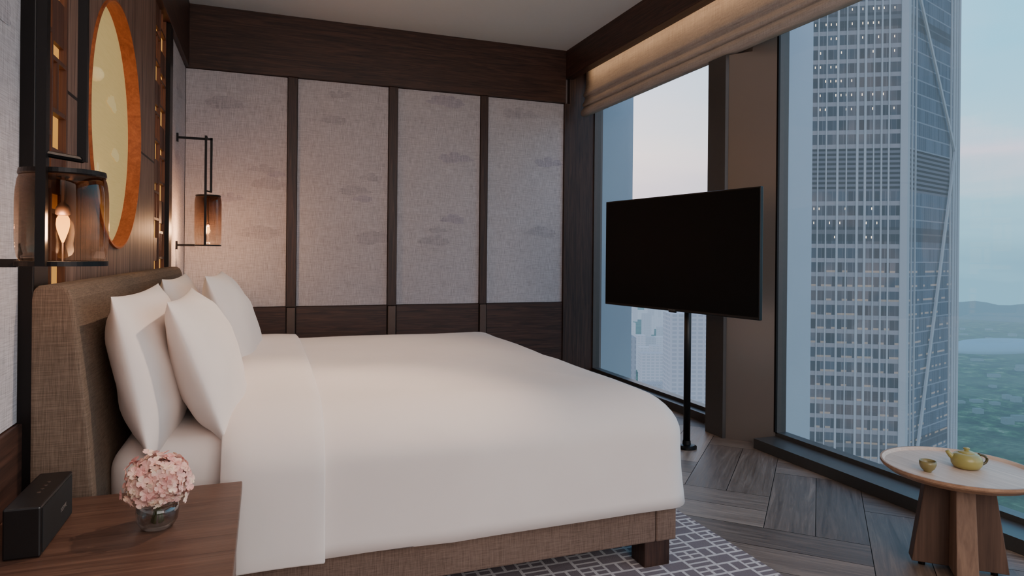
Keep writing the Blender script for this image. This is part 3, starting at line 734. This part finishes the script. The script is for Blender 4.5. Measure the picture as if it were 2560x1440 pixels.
sconce((XL,5.45,0),.215,.092,.36,1.255,2.04,'black metal wall sconce with smoked glass shade in the corner',20,.018,.008,.012)
sconce((XL,1.64,0),.212,.083,.180,1.178,2.04,'black metal wall sconce with smoked glass shade above nightstand',4.5,.034,.0085,.015)
# ---------------------------------------------------------------- tv
tv=empty('television',(2.50,3.56,0),'large black flat television on slim floor-mounted pole','television',rot=(0,0,math.radians(9.6)))
v,f=lathe([(.062,0.0005),(.062,.014),(.05,.022),(.026,.026),(.024,.05)],40); mk('base_plate',v,f,TVB,tv,local=True,smooth=False)
v,f=lathe([(.0215,.03),(.0215,1.25)],32); mk('pole',v,f,TVB,tv,local=True,smooth=True)
ya,yb=-.635,.705
box('bezel',-.105,-.080,ya,yb,.86,1.585,TVB,tv,local=True,bevel=.004)
box('screen',-.1075,-.104,ya+.008,yb-.008,.876,1.577,SCREEN,tv,local=True)
box('mount_bracket',-.081,.02,-.12,.12,1.1,1.35,TVB,tv,local=True)
box('sensor_bar',-.106,-.095,0,.06,.852,.862,TVB,tv,local=True)
text('SAMSUNG',.014,tv,(-.1078,.03,.863),(math.pi/2,0,-math.pi/2),WHITEP)
# ---------------------------------------------------------------- side table
tx,ty=2.53,1.83
st=empty('side_table',(tx,ty,0),'low round pale wood side table with splayed slab legs','side table')
v,f=lathe([(.001,-.026),(.205,-.026),(.240,-.016),(.262,.000),(.266,.006),(.266,.016),(.259,.016),(.250,.004),(.001,.003)],72,tx,ty,.385,cap=False)
tt=mk('table_top',v,f,[TTOP,TEDGE],st,smooth=False)
for p in tt.data.polygons:
    r_=math.hypot(p.center.x,p.center.y)
    if p.center.z<.3865 or r_>.262: p.material_index=1
for k in range(4):
    a=math.radians(228+90*k); d=Vector((math.cos(a),math.sin(a))); n=Vector((-d.y,d.x)); th=.036
    V=[]
    for s_ in (-th,th):
        for r,z in ((.0,.02),(.160,.02),(.112,.358),(.0,.358)):
            q=Vector((tx,ty))+d*r+n*s_*(1 if z<.1 else .85); V.append((q.x,q.y,z))
    mk('leg',V,[(0,1,2,3),(4,7,6,5),(0,4,5,1),(1,5,6,2),(2,6,7,3),(3,7,4,0)],LEGL if k%2==0 else LEGD,st,bevel=.003)
    q=Vector((tx,ty))+d*.12; v,f=lathe([(.012,.0005),(.012,.021)],16,q.x,q.y,0); mk('foot',v,f,BLACKM,st)
zt=.3884
px,py=2.575,1.83
tp=empty('teapot',(px,py,zt),'small olive yellow ceramic teapot on the side table','teapot')
v,f=lathe([(.001,0),(.034,0),(.044,.004),(.052,.016),(.054,.030),(.051,.044),(.041,.055),(.026,.060)],40,px,py,zt); mk('body',v,f,CERAM,tp,smooth=True)
v,f=lathe([(.029,.058),(.027,.062),(.016,.066),(.008,.068),(.007,.070),(.012,.074),(.010,.078),(.001,.080)],28,px,py,zt); mk('lid',v,f,CERAM,tp,smooth=True)
dv=Vector((-.80,.60,0))
v,f=tube([tuple(Vector((px,py,zt))+dv*r+Vector((0,0,z))) for r,z in ((.038,.036),(.054,.044),(.062,.054),(.067,.062))],[.014,.010,.008,.007],12); mk('spout',v,f,CERAM,tp,smooth=True)
dv2=Vector((-.9378,.3473,0))
pts=[tuple(Vector((px,py,zt))-dv2*(.046+.034*math.sin(t))+Vector((0,0,.032+.020*math.cos(t)))) for t in [math.pi*i/12 for i in range(13)]]
v,f=tube(pts,.0050,10); mk('handle',v,f,plain('handle_bronze_glaze',c(82,72,42),.3),tp,smooth=True,label='darker glazed loop handle')
v,f=lathe([(.001,0),(.013,0),(.014,.004),(.024,.014),(.029,.028),(.029,.042),(.0265,.042),(.026,.028),(.02,.014),(.001,.008)],32,2.385,1.845,zt,cap=False)
mk('teacup',v,f,CUPM,smooth=True,label='small olive brown ceramic teacup on the side table',cat='teacup')

# ---------------------------------------------------------------- lights
def spot(loc,tgt,en,ang,blend,col,r=.05):
    li=bpy.data.lights.new('unseen_ceiling_spot','SPOT'); li.energy=en; li.spot_size=math.radians(ang); li.spot_blend=blend; li.color=col; li.shadow_soft_size=r
    o=bpy.data.objects.new('unseen_ceiling_spot_light',li); COL.objects.link(o); o.location=loc
    o.rotation_euler=(Vector(tgt)-Vector(loc)).to_track_quat('-Z','Y').to_euler(); return o
def area(loc,tgt,en,sx,sy,col):
    li=bpy.data.lights.new('unseen_fill','AREA'); li.energy=en; li.shape='RECTANGLE'; li.size=sx; li.size_y=sy; li.color=col
    o=bpy.data.objects.new('unseen_fill_light',li); COL.objects.link(o); o.location=loc
    o.rotation_euler=(Vector(tgt)-Vector(loc)).to_track_quat('-Z','Y').to_euler(); return o
spot((1.5,2.5,3.15),(-.15,2.0,.5),190,46,.7,(1,.75,.58),.04)
spot((.6,3.2,3.15),(.3,3.3,.6),105,60,1,(1,.75,.58),.1)  # added unseen spot that brightens the bed, no fitting modelled
area((1.2,-1.3,2.0),(1.2,4,1.75),80,2.6,2.0,(1,.93,.90))  # added unseen fill behind the camera, stands in for the rest of the suite
li=bpy.data.lights.new('niche_light','POINT'); li.energy=.8; li.color=(1,.6,.28); li.shadow_soft_size=.06
o=bpy.data.objects.new('niche_lamp_light',li); COL.objects.link(o); o.location=(-.56,3.2,1.36)

# ---------------------------------------------------------------- camera
cd=bpy.data.cameras.new('Camera'); cam=bpy.data.objects.new('Camera',cd); COL.objects.link(cam)
cd.sensor_width=36; cd.lens=1674/2560*36; cd.shift_y=-82/2560; cd.clip_start=.05; cd.clip_end=8000
cam.matrix_world=Matrix.Translation((0,0,1.2))@Matrix.Rotation(math.radians(-20.32),4,'Z')@Matrix.Rotation(math.pi/2,4,'X')@Matrix.Rotation(.0095,4,'Z')
S.camera=cam
for o in bpy.data.objects:
    if '_o' in o: del o['_o']
